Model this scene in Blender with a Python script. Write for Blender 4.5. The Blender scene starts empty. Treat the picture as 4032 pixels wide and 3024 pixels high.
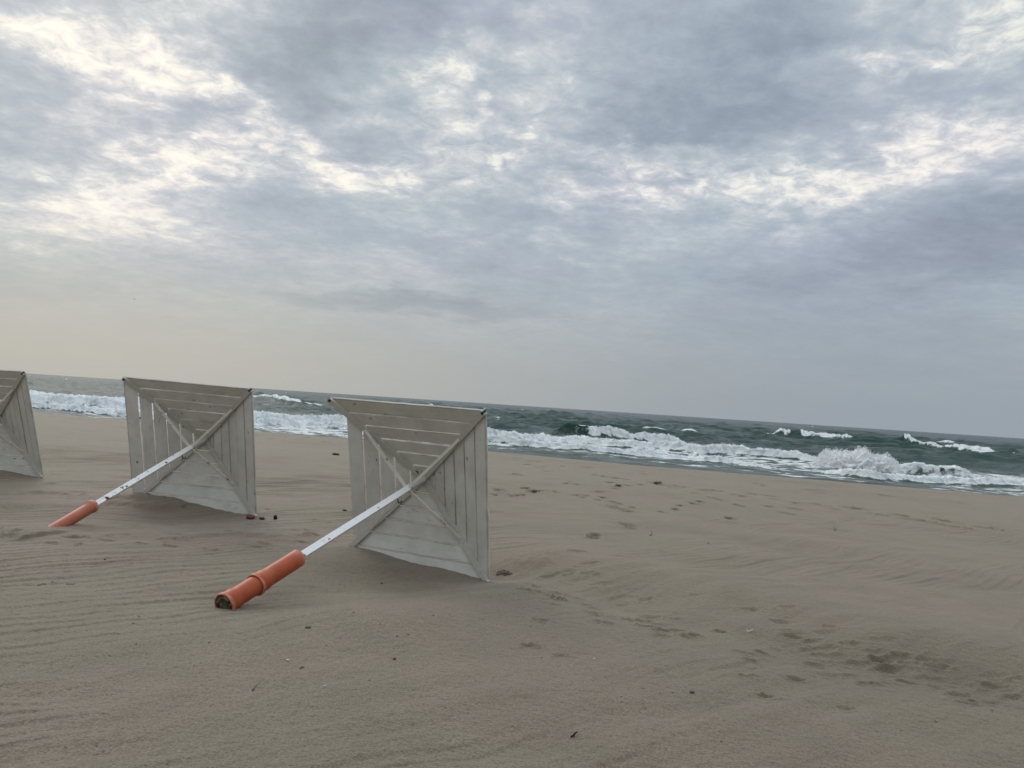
import bpy, bmesh, math, random
import numpy as np
from mathutils import Vector, Matrix

random.seed(7)
RNG = np.random.default_rng(11)
S = bpy.context.scene
COL = S.collection

# ------------------------------------------------------------------ camera
F, CX, CY = 3028.0, 2016.0, 1512.0          # focal length and centre in photograph pixels
ROLL, PITCH, EYE = math.radians(3.7396), math.radians(1.5523), 1.6
fw = np.array([0, math.cos(PITCH), math.sin(PITCH)])
up0 = np.array([0, -math.sin(PITCH), math.cos(PITCH)])
rt0 = np.array([1.0, 0, 0])
RT = rt0 * math.cos(ROLL) + up0 * math.sin(ROLL)
UP = -rt0 * math.sin(ROLL) + up0 * math.cos(ROLL)
CAMP = np.array([0, 0, EYE])

def ray(px, py):
    return fw + RT * (px - CX) / F - UP * (py - CY) / F

cam = bpy.data.cameras.new('camera'); camo = bpy.data.objects.new('camera', cam); COL.objects.link(camo)
cam.sensor_width = 36; cam.lens = 36 * F / 4032; cam.clip_start = 0.05; cam.clip_end = 30000
M = Matrix(((RT[0], UP[0], -fw[0], 0), (RT[1], UP[1], -fw[1], 0), (RT[2], UP[2], -fw[2], EYE), (0, 0, 0, 1)))
camo.matrix_world = M
S.camera = camo

# ------------------------------------------------------------------ noise helpers
PERM = np.random.default_rng(3).permutation(512).astype(np.int32)
GA = np.random.default_rng(4).uniform(0, 2 * np.pi, 512)
GX, GY = np.cos(GA).astype(np.float32), np.sin(GA).astype(np.float32)

def perlin(x, y, seed=0):
    x = np.asarray(x, np.float32) + seed * 17.31; y = np.asarray(y, np.float32) + seed * 9.77
    xi = np.floor(x).astype(np.int32); yi = np.floor(y).astype(np.int32)
    xf = x - xi; yf = y - yi
    def g(a, b, dx, dy):
        h = PERM[(PERM[a & 511] + b) & 511]
        return GX[h] * dx + GY[h] * dy
    u = xf * xf * xf * (xf * (xf * 6 - 15) + 10); v = yf * yf * yf * (yf * (yf * 6 - 15) + 10)
    a = g(xi, yi, xf, yf); b = g(xi + 1, yi, xf - 1, yf)
    c = g(xi, yi + 1, xf, yf - 1); d = g(xi + 1, yi + 1, xf - 1, yf - 1)
    return ((a + u * (b - a)) * (1 - v) + (c + u * (d - c)) * v) * 1.5

def fbm(x, y, o=4, seed=0, gain=.5):
    t = 0; a = 1.0
    for i in range(o):
        t = t + a * perlin(x * 2 ** i, y * 2 ** i, seed + i); a *= gain
    return t

def sstep(a, b, x):
    t = np.clip((x - a) / (b - a), 0, 1); return t * t * (3 - 2 * t)

# ------------------------------------------------------------------ shore coordinates
SB = 41.671; SD = np.array([.94743, -.31996]); SN = np.array([.31996, .94743])
SEA = -1.0
def shore(x, y):
    yy = y - SB
    return x * SD[0] + yy * SD[1], x * SN[0] + yy * SN[1]
def unshore(u, v):
    return u * SD[0] + v * SN[0], SB + u * SD[1] + v * SN[1]

# ------------------------------------------------------------------ sand height
BV = [-400, -120, -60, -39.5, -35, -32, -28, -20, -10, -4, 0, 4, 10, 40, 400]
BZ = [9.0, 2.2, .42, .215, .165, .09, 0.0, -.22, -.55, -.79, -1.0, -1.28, -1.8, -4.5, -30]
def base0(x, y):
    u, v = shore(x, y)
    v = v + .35 * np.sin(u * .21) * np.clip((v + 12) / 10, 0, 1)
    return np.interp(v, BV, BZ)

# known heights of the sand (where it meets the boards and the poles): x, y, z, spread
CTRL = [(-1.47, 7.56, .108), (-1.295, 7.49, .112), (-1.13, 7.42, .083), (-.76, 7.27, .03), (-.445, 7.15, .005),
        (-.27, 7.08, -.015), (-.15, 7.01, -.02), (-.09, 6.98, -.03), (.1, 6.9, .03), (.5, 6.7, .09), (.45, 7.3, .06),
        (-1.75, 4.95, .165), (-1.95, 4.8, .165), (-1.62, 5.25, .13), (-1.45, 5.6, .12), (-1.25, 6.1, .05), (-1.0, 6.6, -.01), (-.5, 6.5, .0),
        (-.7, 5.9, .07), (-1.35, 5.0, .18), (-.9, 5.0, .215), (-.4, 5.3, .2), (.2, 6.1, .14),
        (-1.7, 7.9, .1), (-1.1, 7.9, .04), (-.4, 7.6, .03),
        (-4.625, 9.56, .175), (-4.43, 9.53, .205), (-4.12, 9.49, .186), (-3.74, 9.44, .152), (-3.46, 9.4, .10),
        (-3.22, 9.37, .085), (-3.06, 9.35, .082), (-2.97, 9.33, .073), (-2.6, 9.2, .07), (-2.3, 8.9, .09),
        (-4.1, 7.0, .205), (-4.05, 7.25, .185), (-4.0, 7.6, .155), (-3.9, 8.3, .07), (-3.8, 8.9, .05), (-3.2, 8.7, .05), (-3.3, 7.8, .12),
        (-4.7, 7.1, .2), (-4.8, 8.3, .16),
        (-7.41, 11.32, .16), (-7.13, 11.29, .137), (-6.84, 11.26, .103), (-6.73, 11.24, .096), (-6.3, 11.0, .1), (-7.3, 10.5, .09),
        (-3, 5, .185), (-2.6, 6.5, .135), (-2.2, 7.4, .12), (1.5, 5.5, .17), (0, 4, .2), (2, 8, .05), (-1, 9.2, .04)]
_c = np.array(CTRL)
_res = _c[:, 2] - base0(_c[:, 0], _c[:, 1])
def _k(dx, dy): return np.exp(-(dx * dx + dy * dy) / (2 * .32 ** 2))
_K = _k(_c[:, None, 0] - _c[None, :, 0], _c[:, None, 1] - _c[None, :, 1])
_W = np.linalg.solve(_K + .04 * np.eye(len(_c)), _res)
def base1(x, y):
    x = np.asarray(x, float); y = np.asarray(y, float)
    z = base0(x, y)
    m = (x > -9.5) & (x < 4) & (y > 2) & (y < 13.5)
    if np.any(m):
        xm, ym = x[m], y[m]; a = np.zeros_like(xm)
        for (cx, cy, _), w in zip(CTRL, _W):
            a += w * _k(xm - cx, ym - cy)
        z = np.array(z); z[m] += a
    return z

def seg_ridge(x, y, pts, h, w1, w2):
    """height of a long soft ridge (h>0) or trough (h<0) along pts; w1 seaward width, w2 landward width"""
    best = np.full(np.shape(x), 1e9); side = np.zeros(np.shape(x)); tt = np.zeros(np.shape(x))
    n = len(pts) - 1
    for i in range(n):
        (ax, ay), (bx, by) = pts[i], pts[i + 1]
        L2 = (bx - ax) ** 2 + (by - ay) ** 2
        t = np.clip(((x - ax) * (bx - ax) + (y - ay) * (by - ay)) / L2, 0, 1)
        dx = x - ax - t * (bx - ax); dy = y - ay - t * (by - ay)
        d = np.hypot(dx, dy); m = d < best
        best = np.where(m, d, best); side = np.where(m, (bx - ax) * dy - (by - ay) * dx, side); tt = np.where(m, (i + t) / n, tt)
    w = np.where(side > 0, w1, w2)
    return h * np.exp(-(best / w) ** 2) * sstep(0, .12, tt) * (1 - sstep(.9, 1, tt))

def ground_at(px, py):
    """point on the (smooth) sand seen at a photograph pixel"""
    d = ray(px, py); lo, hi = .5, 60.0
    ts = np.linspace(1.5, 46, 900); P = CAMP[None] + ts[:, None] * d[None]
    g = P[:, 2] - base1(P[:, 0], P[:, 1]); i = int(np.argmax(g < 0))
    if i == 0: i = len(ts) - 1
    a, b = ts[i - 1], ts[i]; ga, gb = g[i - 1], g[i]
    t = a + (b - a) * ga / (ga - gb + 1e-12)
    return CAMP + t * d

def gxy(px, py):
    p = ground_at(px, py); return float(p[0]), float(p[1])

C2 = 4032 / 2212
# soft dune forms on the right
RIDGE = [gxy(x * C2, y * C2) for x, y in [(1085, 1195), (1250, 1215), (1450, 1255), (1700, 1310), (1950, 1375), (2212, 1430), (2500, 1500)]]
TROUGH = [gxy(x * C2, y * C2) for x, y in [(1060, 1232), (1200, 1262), (1400, 1320), (1600, 1365), (1800, 1420), (2000, 1450), (2300, 1520)]]
TROUGH2 = [gxy(x * C2, y * C2) for x, y in [(1300, 1125), (1500, 1150), (1750, 1185), (2000, 1230), (2212, 1290)]]

SCARPS = [[gxy(x * C2, y * C2) for x, y in pl] for pl in ([(20, 1064), (110, 1064), (185, 1069), (225, 1081), (300, 1079), (330, 1076)], [(170, 1086), (255, 1089), (330, 1095), (410, 1091)], [(330, 1175), (440, 1163), (520, 1160), (620, 1166), (700, 1160)], [(0, 1168), (30, 1166), (60, 1172)])]
CREST = [gxy(x, y) for x, y in [(1985, 2215), (2020, 2222), (2056, 2236), (2110, 2238), (2180, 2232)]]
# footprints: x, y, length, width, angle, depth
FP = []
def fp(px, py, w, h, depth=.03, ang=None):
    x, y = gxy(px, py); d = math.hypot(x, y)
    L = w * d / F; FP.append((x, y, max(L, .05), max(.45 * L, .05) if h is None else h, random.uniform(-.4, .4) if ang is None else ang, depth))
# by the near umbrella and to its right (photograph pixels: x, y, width)
for q in [(2085, 2300, 55), (2062, 2327, 55), (2200, 2352, 45), (2325, 2377, 65), (2330, 2402, 55), (2385, 2447, 70), (2115, 2308, 40), (2375, 2308, 90), (2440, 2345, 110),
          (2245, 2265, 70), (2165, 2270, 70), (2530, 2420, 80), (2545, 2450, 60), (2610, 2470, 70), (2600, 2498, 70), (2660, 2465, 80), (2705, 2492, 60), (2740, 2485, 55), (2840, 2460, 50),
          (2930, 2555, 85), (2955, 2590, 60), (3000, 2545, 50), (2270, 2205, 60), (2320, 2250, 70), (2460, 2225, 80), (2130, 2440, 60), (2090, 2535, 70), (2210, 2575, 60),
          (3260, 2562, 110), (3210, 2585, 70), (3370, 2590, 90), (3270, 2630, 120), (3340, 2625, 80), (3480, 2588, 80), (3545, 2586, 70), (3520, 2612, 120), (3555, 2650, 45), (3475, 2668, 60), (3410, 2665, 60), (3135, 2660, 60), (3340, 2768, 60),
          (3775, 2700, 80), (3850, 2735, 70), (3800, 2745, 90), (3700, 2620, 60), (3900, 2680, 70), (3990, 2720, 60), (3015, 2730, 60), (2935, 2660, 80), (3120, 2500, 60),
          # left: the trampled line between the poles
          (35, 2118, 75), (130, 1940, 55), (300, 1945, 70), (280, 1962, 90), (265, 2122, 110), (290, 2125, 60), (415, 2120, 80), (425, 2138, 60), (550, 2150, 50), (305, 2158, 55), (205, 2152, 45), (650, 2135, 70),
          (670, 2155, 60), (830, 2170, 60), (835, 2172, 40), (945, 2153, 75), (1010, 2160, 50), (1095, 2140, 95), (1195, 2143, 45), (1040, 2150, 60), (700, 2120, 50), (480, 2115, 60), (670, 2070, 40), (520, 2075, 60), (1030, 2065, 40), (990, 2070, 50), (1080, 2095, 60), (1150, 2090, 50), (1060, 2005, 40), (1240, 2045, 35), (1275, 2048, 30), (1290, 2058, 25), (1220, 2090, 40),
          (215, 1868, 45), (195, 1908, 35), (1230, 2120, 40), (905, 2105, 60), (1105, 2105, 60)]:
    fp(q[0], q[1], q[2], None, (.012 if q[2] >= 85 else random.uniform(.013, .023)) if q[2] > 45 else .017)
fp(2196, 2352, 40, None, .07)
for k in range(60):
    t_ = random.random(); fp(2060 + 1950 * t_ + random.gauss(0, 60), 2290 + 430 * t_ ** 1.1 + random.gauss(0, 45), random.uniform(40, 80), None, random.uniform(.007, .015))
# the trodden strip below the tide line: dark dashes, px from enlarged views
for q in [(1975, 1795, 22), (2120, 1815, 24), (2025, 1785, 14), (2085, 1814, 20), (2140, 1798, 16), (2218, 1812, 14), (2120, 1838, 26), (2150, 1852, 26), (2216, 1833, 10), (2320, 1838, 22), (2140, 1833, 22),
          (2340, 1866, 22), (2380, 1872, 22), (2425, 1878, 20), (2455, 1882, 14), (2536, 1863, 22), (2405, 1897, 26), (2450, 1907, 12), (2475, 1909, 20), (2522, 1905, 20), (2575, 1895, 40), (2590, 1904, 36), (2665, 1911, 30), (2690, 1915, 18), (2640, 1915, 22),
          (2780, 1928, 46), (2825, 1931, 26), (2735, 1940, 22), (2810, 1962, 30), (2890, 1944, 20), (2925, 1950, 26), (2755, 1976, 20), (2730, 1985, 20), (2675, 1992, 16), (2660, 2006, 22), (2604, 2016, 18),
          (2100, 1935, 36), (2132, 1934, 20), (2180, 1938, 20), (2022, 1950, 34), (2050, 1948, 26), (1950, 1948, 26), (2290, 1962, 12), (2355, 1972, 18), (2375, 1962, 22), (2410, 1979, 18), (2425, 1985, 14), (2268, 1952, 16), (2435, 2003, 50), (2485, 1998, 12), (2365, 1938, 30), (2300, 1953, 14),
          (2432, 1913, 26), (2420, 1922, 14), (2240, 1895, 14), (2228, 1903, 18), (2270, 1906, 18), (1966, 1928, 30), (2070, 1922, 24), (2030, 1865, 24), (2480, 2068, 50), (2340, 2118, 40),
          (2984, 1904, 28), (3050, 1964, 40), (3022, 1950, 30), (3132, 1983, 24), (3215, 1990, 28), (3130, 2007, 28), (3025, 1995, 18), (3350, 2005, 34), (3385, 2008, 24), (3275, 2008, 18), (3480, 2033, 30), (3540, 2033, 18), (3630, 2056, 36), (3715, 2053, 34), (3750, 2078, 22), (3795, 2084, 34), (3855, 2078, 18), (3900, 2085, 26), (3490, 1955, 30), (3765, 1985, 28), (3270, 1908, 24), (3282, 1912, 18), (3350, 1906, 40), (3440, 1914, 22), (3700, 1938, 34), (3035, 1880, 20), (3215, 1930, 44), (3690, 1938, 20), (3010, 1912, 20), (3450, 2030, 20),
          (2960, 1942, 30), (2900, 1990, 16), (2830, 1970, 16), (2870, 2040, 22), (3100, 2020, 20)]:
    fp(q[0], q[1], q[2] * 1.2, random.uniform(.32, .60), random.uniform(.036, .06))
for k in range(260):                                   # more of the same, left of the near umbrella too
    u = random.uniform(-34, 28); v = -random.triangular(1.5, 19, 9)
    if u > -4 and random.random() < .6: continue
    x, y = unshore(u, v); FP.append((x, y, random.uniform(.18, .4), random.uniform(.16, .36), random.uniform(-.7, .7) - .32, random.uniform(.015, .05)))

def shore_line_depth(v, u):
    z = 0
    for v0, a, wv in [(-3.6, .03, .12), (-4.6, .025, .10), (-7.6, .035, .14), (-9.3, .03, .12)]:
        c = v0 + .25 * np.sin(u * .12 + v0) + .10 * np.sin(u * .41 + 2 * v0)
        z = z - a * np.exp(-((v - c) / wv) ** 2) + .4 * a * np.exp(-((v - c - 2 * wv) / wv) ** 2)
    return z

def build_grid(az, r, zfun, name, cull=None, wrap=False):
    A, R = np.meshgrid(az, r)
    X = (R * np.sin(A)).astype(np.float64); Y = (R * np.cos(A)).astype(np.float64)
    X, Y, Z, attrs = zfun(X, Y, A, R)
    nr, na = X.shape
    co = np.stack([X, Y, Z], -1).reshape(-1, 3).astype(np.float32)
    idx = np.arange(nr * na, dtype=np.int32).reshape(nr, na)
    a = idx[:-1, :-1]; b = idx[:-1, 1:]; c = idx[1:, 1:]; d = idx[1:, :-1]
    q = np.stack([a, d, c, b], -1).reshape(-1, 4)[:, ::-1]
    q = np.stack([a, b, c, d], -1).reshape(-1, 4)[:, ::-1]
    if cull is not None:
        keep = cull(X, Y)[:-1, :-1].reshape(-1); q = q[keep]
    me = bpy.data.meshes.new(name)
    me.vertices.add(len(co)); me.vertices.foreach_set('co', co.ravel())
    me.loops.add(q.size); me.loops.foreach_set('vertex_index', q.ravel().astype(np.int32))
    me.polygons.add(len(q)); me.polygons.foreach_set('loop_start', np.arange(0, q.size, 4, dtype=np.int32))
    me.polygons.foreach_set('use_smooth', np.ones(len(q), bool))
    me.update(calc_edges=True)
    for k, v in attrs.items():
        at = me.attributes.new(k, 'FLOAT', 'POINT'); at.data.foreach_set('value', v.astype(np.float32).ravel())
    o = bpy.data.objects.new(name, me); COL.objects.link(o); o['kind'] = 'structure'
    return o

def sand_z(X, Y, A, R):
    z = base1(X, Y)
    u, v = shore(X, Y)
    dist = R
    near = 1 - sstep(11, 20, dist)
    # low rolling forms
    calm = sstep(-1, -8, v) if False else np.clip((-v - 1) / 8, 0, 1)
    z = z + calm * (.030 * fbm(X * .22, Y * .3, 3, 1) + .012 * fbm(X * .9, Y * 1.1, 3, 5) * near + .05 * fbm(X * .06, Y * .06, 2, 9))
    m = (X > -2) & (X < 14) & (Y > 2) & (Y < 14)
    xm, ym = X[m], Y[m]
    z[m] += seg_ridge(xm, ym, RIDGE, .085, .75, .5) + seg_ridge(xm, ym, TROUGH, -.05, .3, .4) + seg_ridge(xm, ym, TROUGH2, -.055, .55, .9)
    for pl in SCARPS:
        ys = [q[1] for q in pl]; xs = [q[0] for q in pl]
        mm = (X > min(xs) - 1) & (X < max(xs) + 1) & (Y > min(ys) - 1) & (Y < max(ys) + 1)
        z[mm] += seg_ridge(X[mm], Y[mm], pl, .036, .40, .07)
    z[m] += seg_ridge(xm, ym, CREST, .022, .20, .12)
    # wind ripples
    nx, ny = -.67, .74
    wx = fbm(X * .55, Y * .55, 3, 21); wy = fbm(X * .22, Y * .22, 2, 33)
    s = (X * nx + Y * ny) + .09 * wx + .20 * wy
    lam = .125
    ph = s / lam + .5 * perlin(X * 1.7, Y * 1.7, 41)
    f = ph - np.floor(ph)
    f = 1 - f
    prof = np.where(f < .74, f / .74, (1 - f) / .26)
    prof = prof * prof * (3 - 2 * prof)
    along = X * ny - Y * nx
    brk = np.clip(.70 + .9 * perlin(along * .9, s * 6, 51), 0, 1.3)
    patch = np.clip(.55 + .8 * fbm(X * .33, Y * .33, 3, 61), 0, 1)
    side = np.clip(.25 + .9 * sstep(1.5, -1.5, X) if False else .3 + .8 * (1 - sstep(-2.2, 1.0, X + .1 * Y)), 0, 1) + .45 * sstep(6.5, 9, Y) * (1 - sstep(14, 22, Y))
    amp = .016 * brk * patch * np.clip(side, .26, 1.1) * (1 - sstep(17, 26, dist)) * sstep(2, 3, dist)
    # calm lee round the near pole and on the pale ridge
    amp *= 1 - .85 * np.exp(-(((X + .7) / 1.0) ** 2 + ((Y - 5.6) / 1.1) ** 2))
    z += amp * prof
    # larger, softer second ripple set
    s2 = X * -.60 + Y * .80 + .35 * wy + .2 * wx
    z += .008 * np.sin(s2 * 2 * np.pi / .43 + 2 * wx) * (1 - sstep(9, 16, dist)) * np.clip(.5 + fbm(X * .4, Y * .4, 2, 71), 0, 1)
    # rough crust
    z += (.0030 * fbm(X * 16, Y * 16, 4, 81, .6)) * (1 - sstep(6, 11, dist))
    # wheel and tide lines along the beach
    z += shore_line_depth(v, u) * np.clip(.55 + .9 * perlin(u * .25, v * .8, 91), 0, 1)
    z += .018 * fbm(u * .5, v * 2.2, 3, 95) * np.exp(-((v + 8) / 6) ** 2)
    # footprints
    damp_shade = np.zeros_like(z)
    dn = np.clip(.55 + .8 * fbm(xm * .8, ym * .9, 4, 131), 0, 1)
    damp_shade[m] += dn * (.26 * np.abs(seg_ridge(xm, ym, TROUGH, 1.0, .55, .5)) + .22 * np.abs(seg_ridge(xm, ym, TROUGH2, 1.0, .7, 1.0)))  # troughs darkened: damp sand plus their shade painted into the colour
    damp_shade += .22 * np.clip(fbm(X * .16, Y * .22, 4, 141) - .12, 0, 1) * calm
    damp_shade += .34 * np.exp(-(((X + 1.05) / .7) ** 2 + ((Y - 6.7) / .55) ** 2)) + .32 * np.exp(-(((X + 3.7) / .9) ** 2 + ((Y - 8.7) / .6) ** 2))  # shade in the hollows before two umbrellas, painted as darker sand
    for v0, wv in [(-3.6, .10), (-4.6, .09), (-7.6, .13), (-9.3, .11)]:
        c = v0 + .25 * np.sin(u * .12 + v0) + .10 * np.sin(u * .41 + 2 * v0)
        damp_shade += .75 * np.exp(-((v - c) / wv) ** 2) * np.clip(.35 + 1.1 * perlin(u * .25, v * .8, 91), 0, 1)
    rr = R[:, 0]; aa = A[0]
    for (x, y, L, w, an, dep) in FP:
        d = math.hypot(x, y); a = math.atan2(x, y)
        if abs(a) > 1.2: continue
        e = L * 1.6
        i0, i1 = np.searchsorted(rr, [d - e, d + e]); j0, j1 = np.searchsorted(aa, [a - e / d, a + e / d])
        if i1 - i0 < 1 or j1 - j0 < 1: continue
        dx = X[i0:i1, j0:j1] - x; dy = Y[i0:i1, j0:j1] - y
        c, sn = math.cos(an), math.sin(an)
        p = (dx * c + dy * sn) / (L * .5); q = (-dx * sn + dy * c) / (w * .62)
        wob = 1 + .35 * perlin(dx * 7 + x * 3, dy * 7 + y * 3, 101)
        k = (p * p + q * q) * wob
        if dep > .033 and d > 9: damp_shade[i0:i1, j0:j1] = np.maximum(damp_shade[i0:i1, j0:j1], np.exp(-k ** 2) * np.clip(.8 + .7 * perlin(p * 2 + x, q * 2 + y, 121), 0, 1) * min(1, dep / .036))
        z[i0:i1, j0:j1] += -dep * np.exp(-k ** 1.6) + .42 * dep * np.exp(-((np.sqrt(k) - 1.45) / .42) ** 2) * np.clip(.6 + perlin(p * 1.3 + x, q * 1.3 + y, 111), 0, 1.4)
    # a scoop round the buried wood beside the near umbrella
    damp_shade = np.maximum(damp_shade, .9 * sstep(-.7, -.1, v + .25 * np.sin(u * .9) + .2 * np.sin(u * .37)))
    return X, Y, z, {'damp_shade': np.clip(damp_shade, 0, 1)}

def px_rows(rmin, rmax, H, step):
    px = np.arange(F / 4032 * 1024 * H / rmin, F / 4032 * 1024 * H / rmax, -step)
    return F / 4032 * 1024 * H / px
az = np.radians(np.concatenate([np.linspace(-180, -60, 40)[:-1], np.linspace(-60, -40, 160)[:-1], np.linspace(-40, 40, 1350)[:-1], np.linspace(40, 60, 160)[:-1], np.linspace(60, 180, 41)]))
rs = np.concatenate([[.02, .4, .8, 1.2, 1.6, 1.9], np.linspace(2.1, 2.7, 50)[:-1], px_rows(2.7, 7, 1.42, .38)[:-1], px_rows(7, 12, 1.65, .28)[:-1], px_rows(12, 47, 2.0, .11)[:-1], np.geomspace(47, 900, 25)])
sand = build_grid(az, rs, sand_z, 'sand')
print('sand', az.size, rs.size)

# ------------------------------------------------------------------ materials
def mat(name):
    m = bpy.data.materials.new(name); m.use_nodes = True
    nt = m.node_tree; nt.nodes.clear()
    out = nt.nodes.new('ShaderNodeOutputMaterial'); b = nt.nodes.new('ShaderNodeBsdfPrincipled')
    nt.links.new(b.outputs[0], out.inputs['Surface'])
    return m, NT(nt), b

class NT:
    """small helper round a node tree"""
    def __init__(s, nt): s.nt = nt
    def link(s, a, b): s.nt.links.new(a, b)
    def put(s, inp, v):
        if isinstance(v, bpy.types.NodeSocket): s.link(v, inp)
        elif v is not None: inp.default_value = v
    def math(s, op, a, b=None, c=None, clamp=False):
        n = s.nt.nodes.new('ShaderNodeMath'); n.operation = op; n.use_clamp = clamp
        for i, v in enumerate((a, b, c)): s.put(n.inputs[i], v)
        return n.outputs[0]
    def vec(s, op, a, b=None):
        n = s.nt.nodes.new('ShaderNodeVectorMath'); n.operation = op
        s.put(n.inputs[0], a)
        if b is not None: s.put(n.inputs[3] if op == 'SCALE' else n.inputs[1], b)
        return n.outputs['Value'] if op in ('LENGTH', 'DOT_PRODUCT', 'DISTANCE') else n.outputs[0]
    def noise(s, v, scale, detail=4, rough=.5, dist=0, color=False):
        n = s.nt.nodes.new('ShaderNodeTexNoise'); s.put(n.inputs['Vector'], v)
        n.inputs['Scale'].default_value = scale; n.inputs['Detail'].default_value = detail
        n.inputs['Roughness'].default_value = rough; n.inputs['Distortion'].default_value = dist
        return n.outputs['Color' if color else 'Fac']
    def voro(s, v, scale, out='Distance'):
        n = s.nt.nodes.new('ShaderNodeTexVoronoi'); s.put(n.inputs['Vector'], v); n.inputs['Scale'].default_value = scale
        return n.outputs[out]
    def map(s, v, a, b, c=0., d=1., smooth=False):
        n = s.nt.nodes.new('ShaderNodeMapRange'); n.interpolation_type = 'SMOOTHSTEP' if smooth else 'LINEAR'
        for i, q in enumerate((v, a, b, c, d)): s.put(n.inputs[i], q)
        return n.outputs[0]
    def ramp(s, v, pts):
        n = s.nt.nodes.new('ShaderNodeValToRGB'); s.put(n.inputs[0], v); e = n.color_ramp.elements
        while len(e) < len(pts): e.new(.5)
        for q, (p, c) in zip(e, pts): q.position = p; q.color = (*c, 1)
        return n.outputs[0]
    def mix(s, f, a, b, mode='MIX'):
        n = s.nt.nodes.new('ShaderNodeMix'); n.data_type = 'RGBA'; n.blend_type = mode
        s.put(n.inputs[0], f); s.put(n.inputs[6], (*a, 1) if isinstance(a, tuple) else a); s.put(n.inputs[7], (*b, 1) if isinstance(b, tuple) else b)
        return n.outputs[2]
    def bump(s, h, dist, strength=1, normal=None):
        n = s.nt.nodes.new('ShaderNodeBump'); n.inputs['Strength'].default_value = strength; n.inputs['Distance'].default_value = dist
        s.put(n.inputs['Height'], h); s.put(n.inputs['Normal'], normal)
        return n.outputs[0]
    def coord(s, k='Object'):
        return s.nt.nodes.new('ShaderNodeTexCoord').outputs[k]
    def attr(s, k, out='Vector'):
        n = s.nt.nodes.new('ShaderNodeAttribute'); n.attribute_name = k
        return n.outputs[out]
    def xyz(s, v):
        n = s.nt.nodes.new('ShaderNodeSeparateXYZ'); s.put(n.inputs[0], v); return n.outputs
    def comb(s, x, y, z=0.):
        n = s.nt.nodes.new('ShaderNodeCombineXYZ')
        for i, v in enumerate((x, y, z)): s.put(n.inputs[i], v)
        return n.outputs[0]

def sand_material():
    m, n, b = mat('sand_grains')
    p = n.coord()
    big = n.noise(p, .35, 4, .55); mid = n.noise(p, 2.2, 5, .6); fine = n.noise(p, 95, 3, .7); grit = n.noise(p, 330, 2, .6)
    c = n.mix(n.map(big, .44, .56, smooth=True), (.220, .187, .123), (.240, .181, .131))
    c = n.mix(n.map(mid, .35, .7), c, (.192, .154, .102))
    c = n.mix(n.map(fine, .30, .72), n.mix(1.0, c, (.36, .36, .36), 'MULTIPLY'), n.mix(1.0, c, (1.34, 1.30, 1.30), 'MULTIPLY'))
    speck = n.map(n.noise(p, 160, 1, .5), .70, .76)
    c = n.mix(n.math('MULTIPLY', speck, .7), c, (.06, .05, .045))
    c = n.mix(n.math('MULTIPLY', n.attr('damp_shade', 'Fac'), .95), c, (.062, .047, .029))  # damp sand, and the painted shade of the hollows
    n.put(b.inputs['Base Color'], c)
    b.inputs['Sheen Weight'].default_value = .28; b.inputs['Sheen Roughness'].default_value = .45; b.inputs['Sheen Tint'].default_value = (1, .93, .80, 1)
    b.inputs['Roughness'].default_value = .78; b.inputs['Specular IOR Level'].default_value = .35
    h = n.math('ADD', n.math('MULTIPLY', fine, .7), n.math('MULTIPLY', grit, .3))
    b1 = n.bump(n.noise(p, 30, 5, .65), .014, .7)
    n.put(b.inputs['Normal'], n.bump(h, .009, 1.0, b1))
    return m
sand.data.materials.append(sand_material())

def simple(name, col, rough=.6, var=.25, scale=30, dark=(.03, .025, .02), bumpd=.002, spec=.4):
    m, n, b = mat(name); p = n.coord()
    k = n.noise(p, scale, 5, .6)
    c = n.mix(n.map(k, .3, .75), col, tuple(x * (1 - var) for x in col))
    c = n.mix(n.map(n.noise(p, scale * 3.3, 3, .6), .62, .75, 0, .6), c, dark)
    n.put(b.inputs['Base Color'], c); b.inputs['Roughness'].default_value = rough; b.inputs['Specular IOR Level'].default_value = spec
    n.put(b.inputs['Normal'], n.bump(k, bumpd, .6))
    return m

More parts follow.
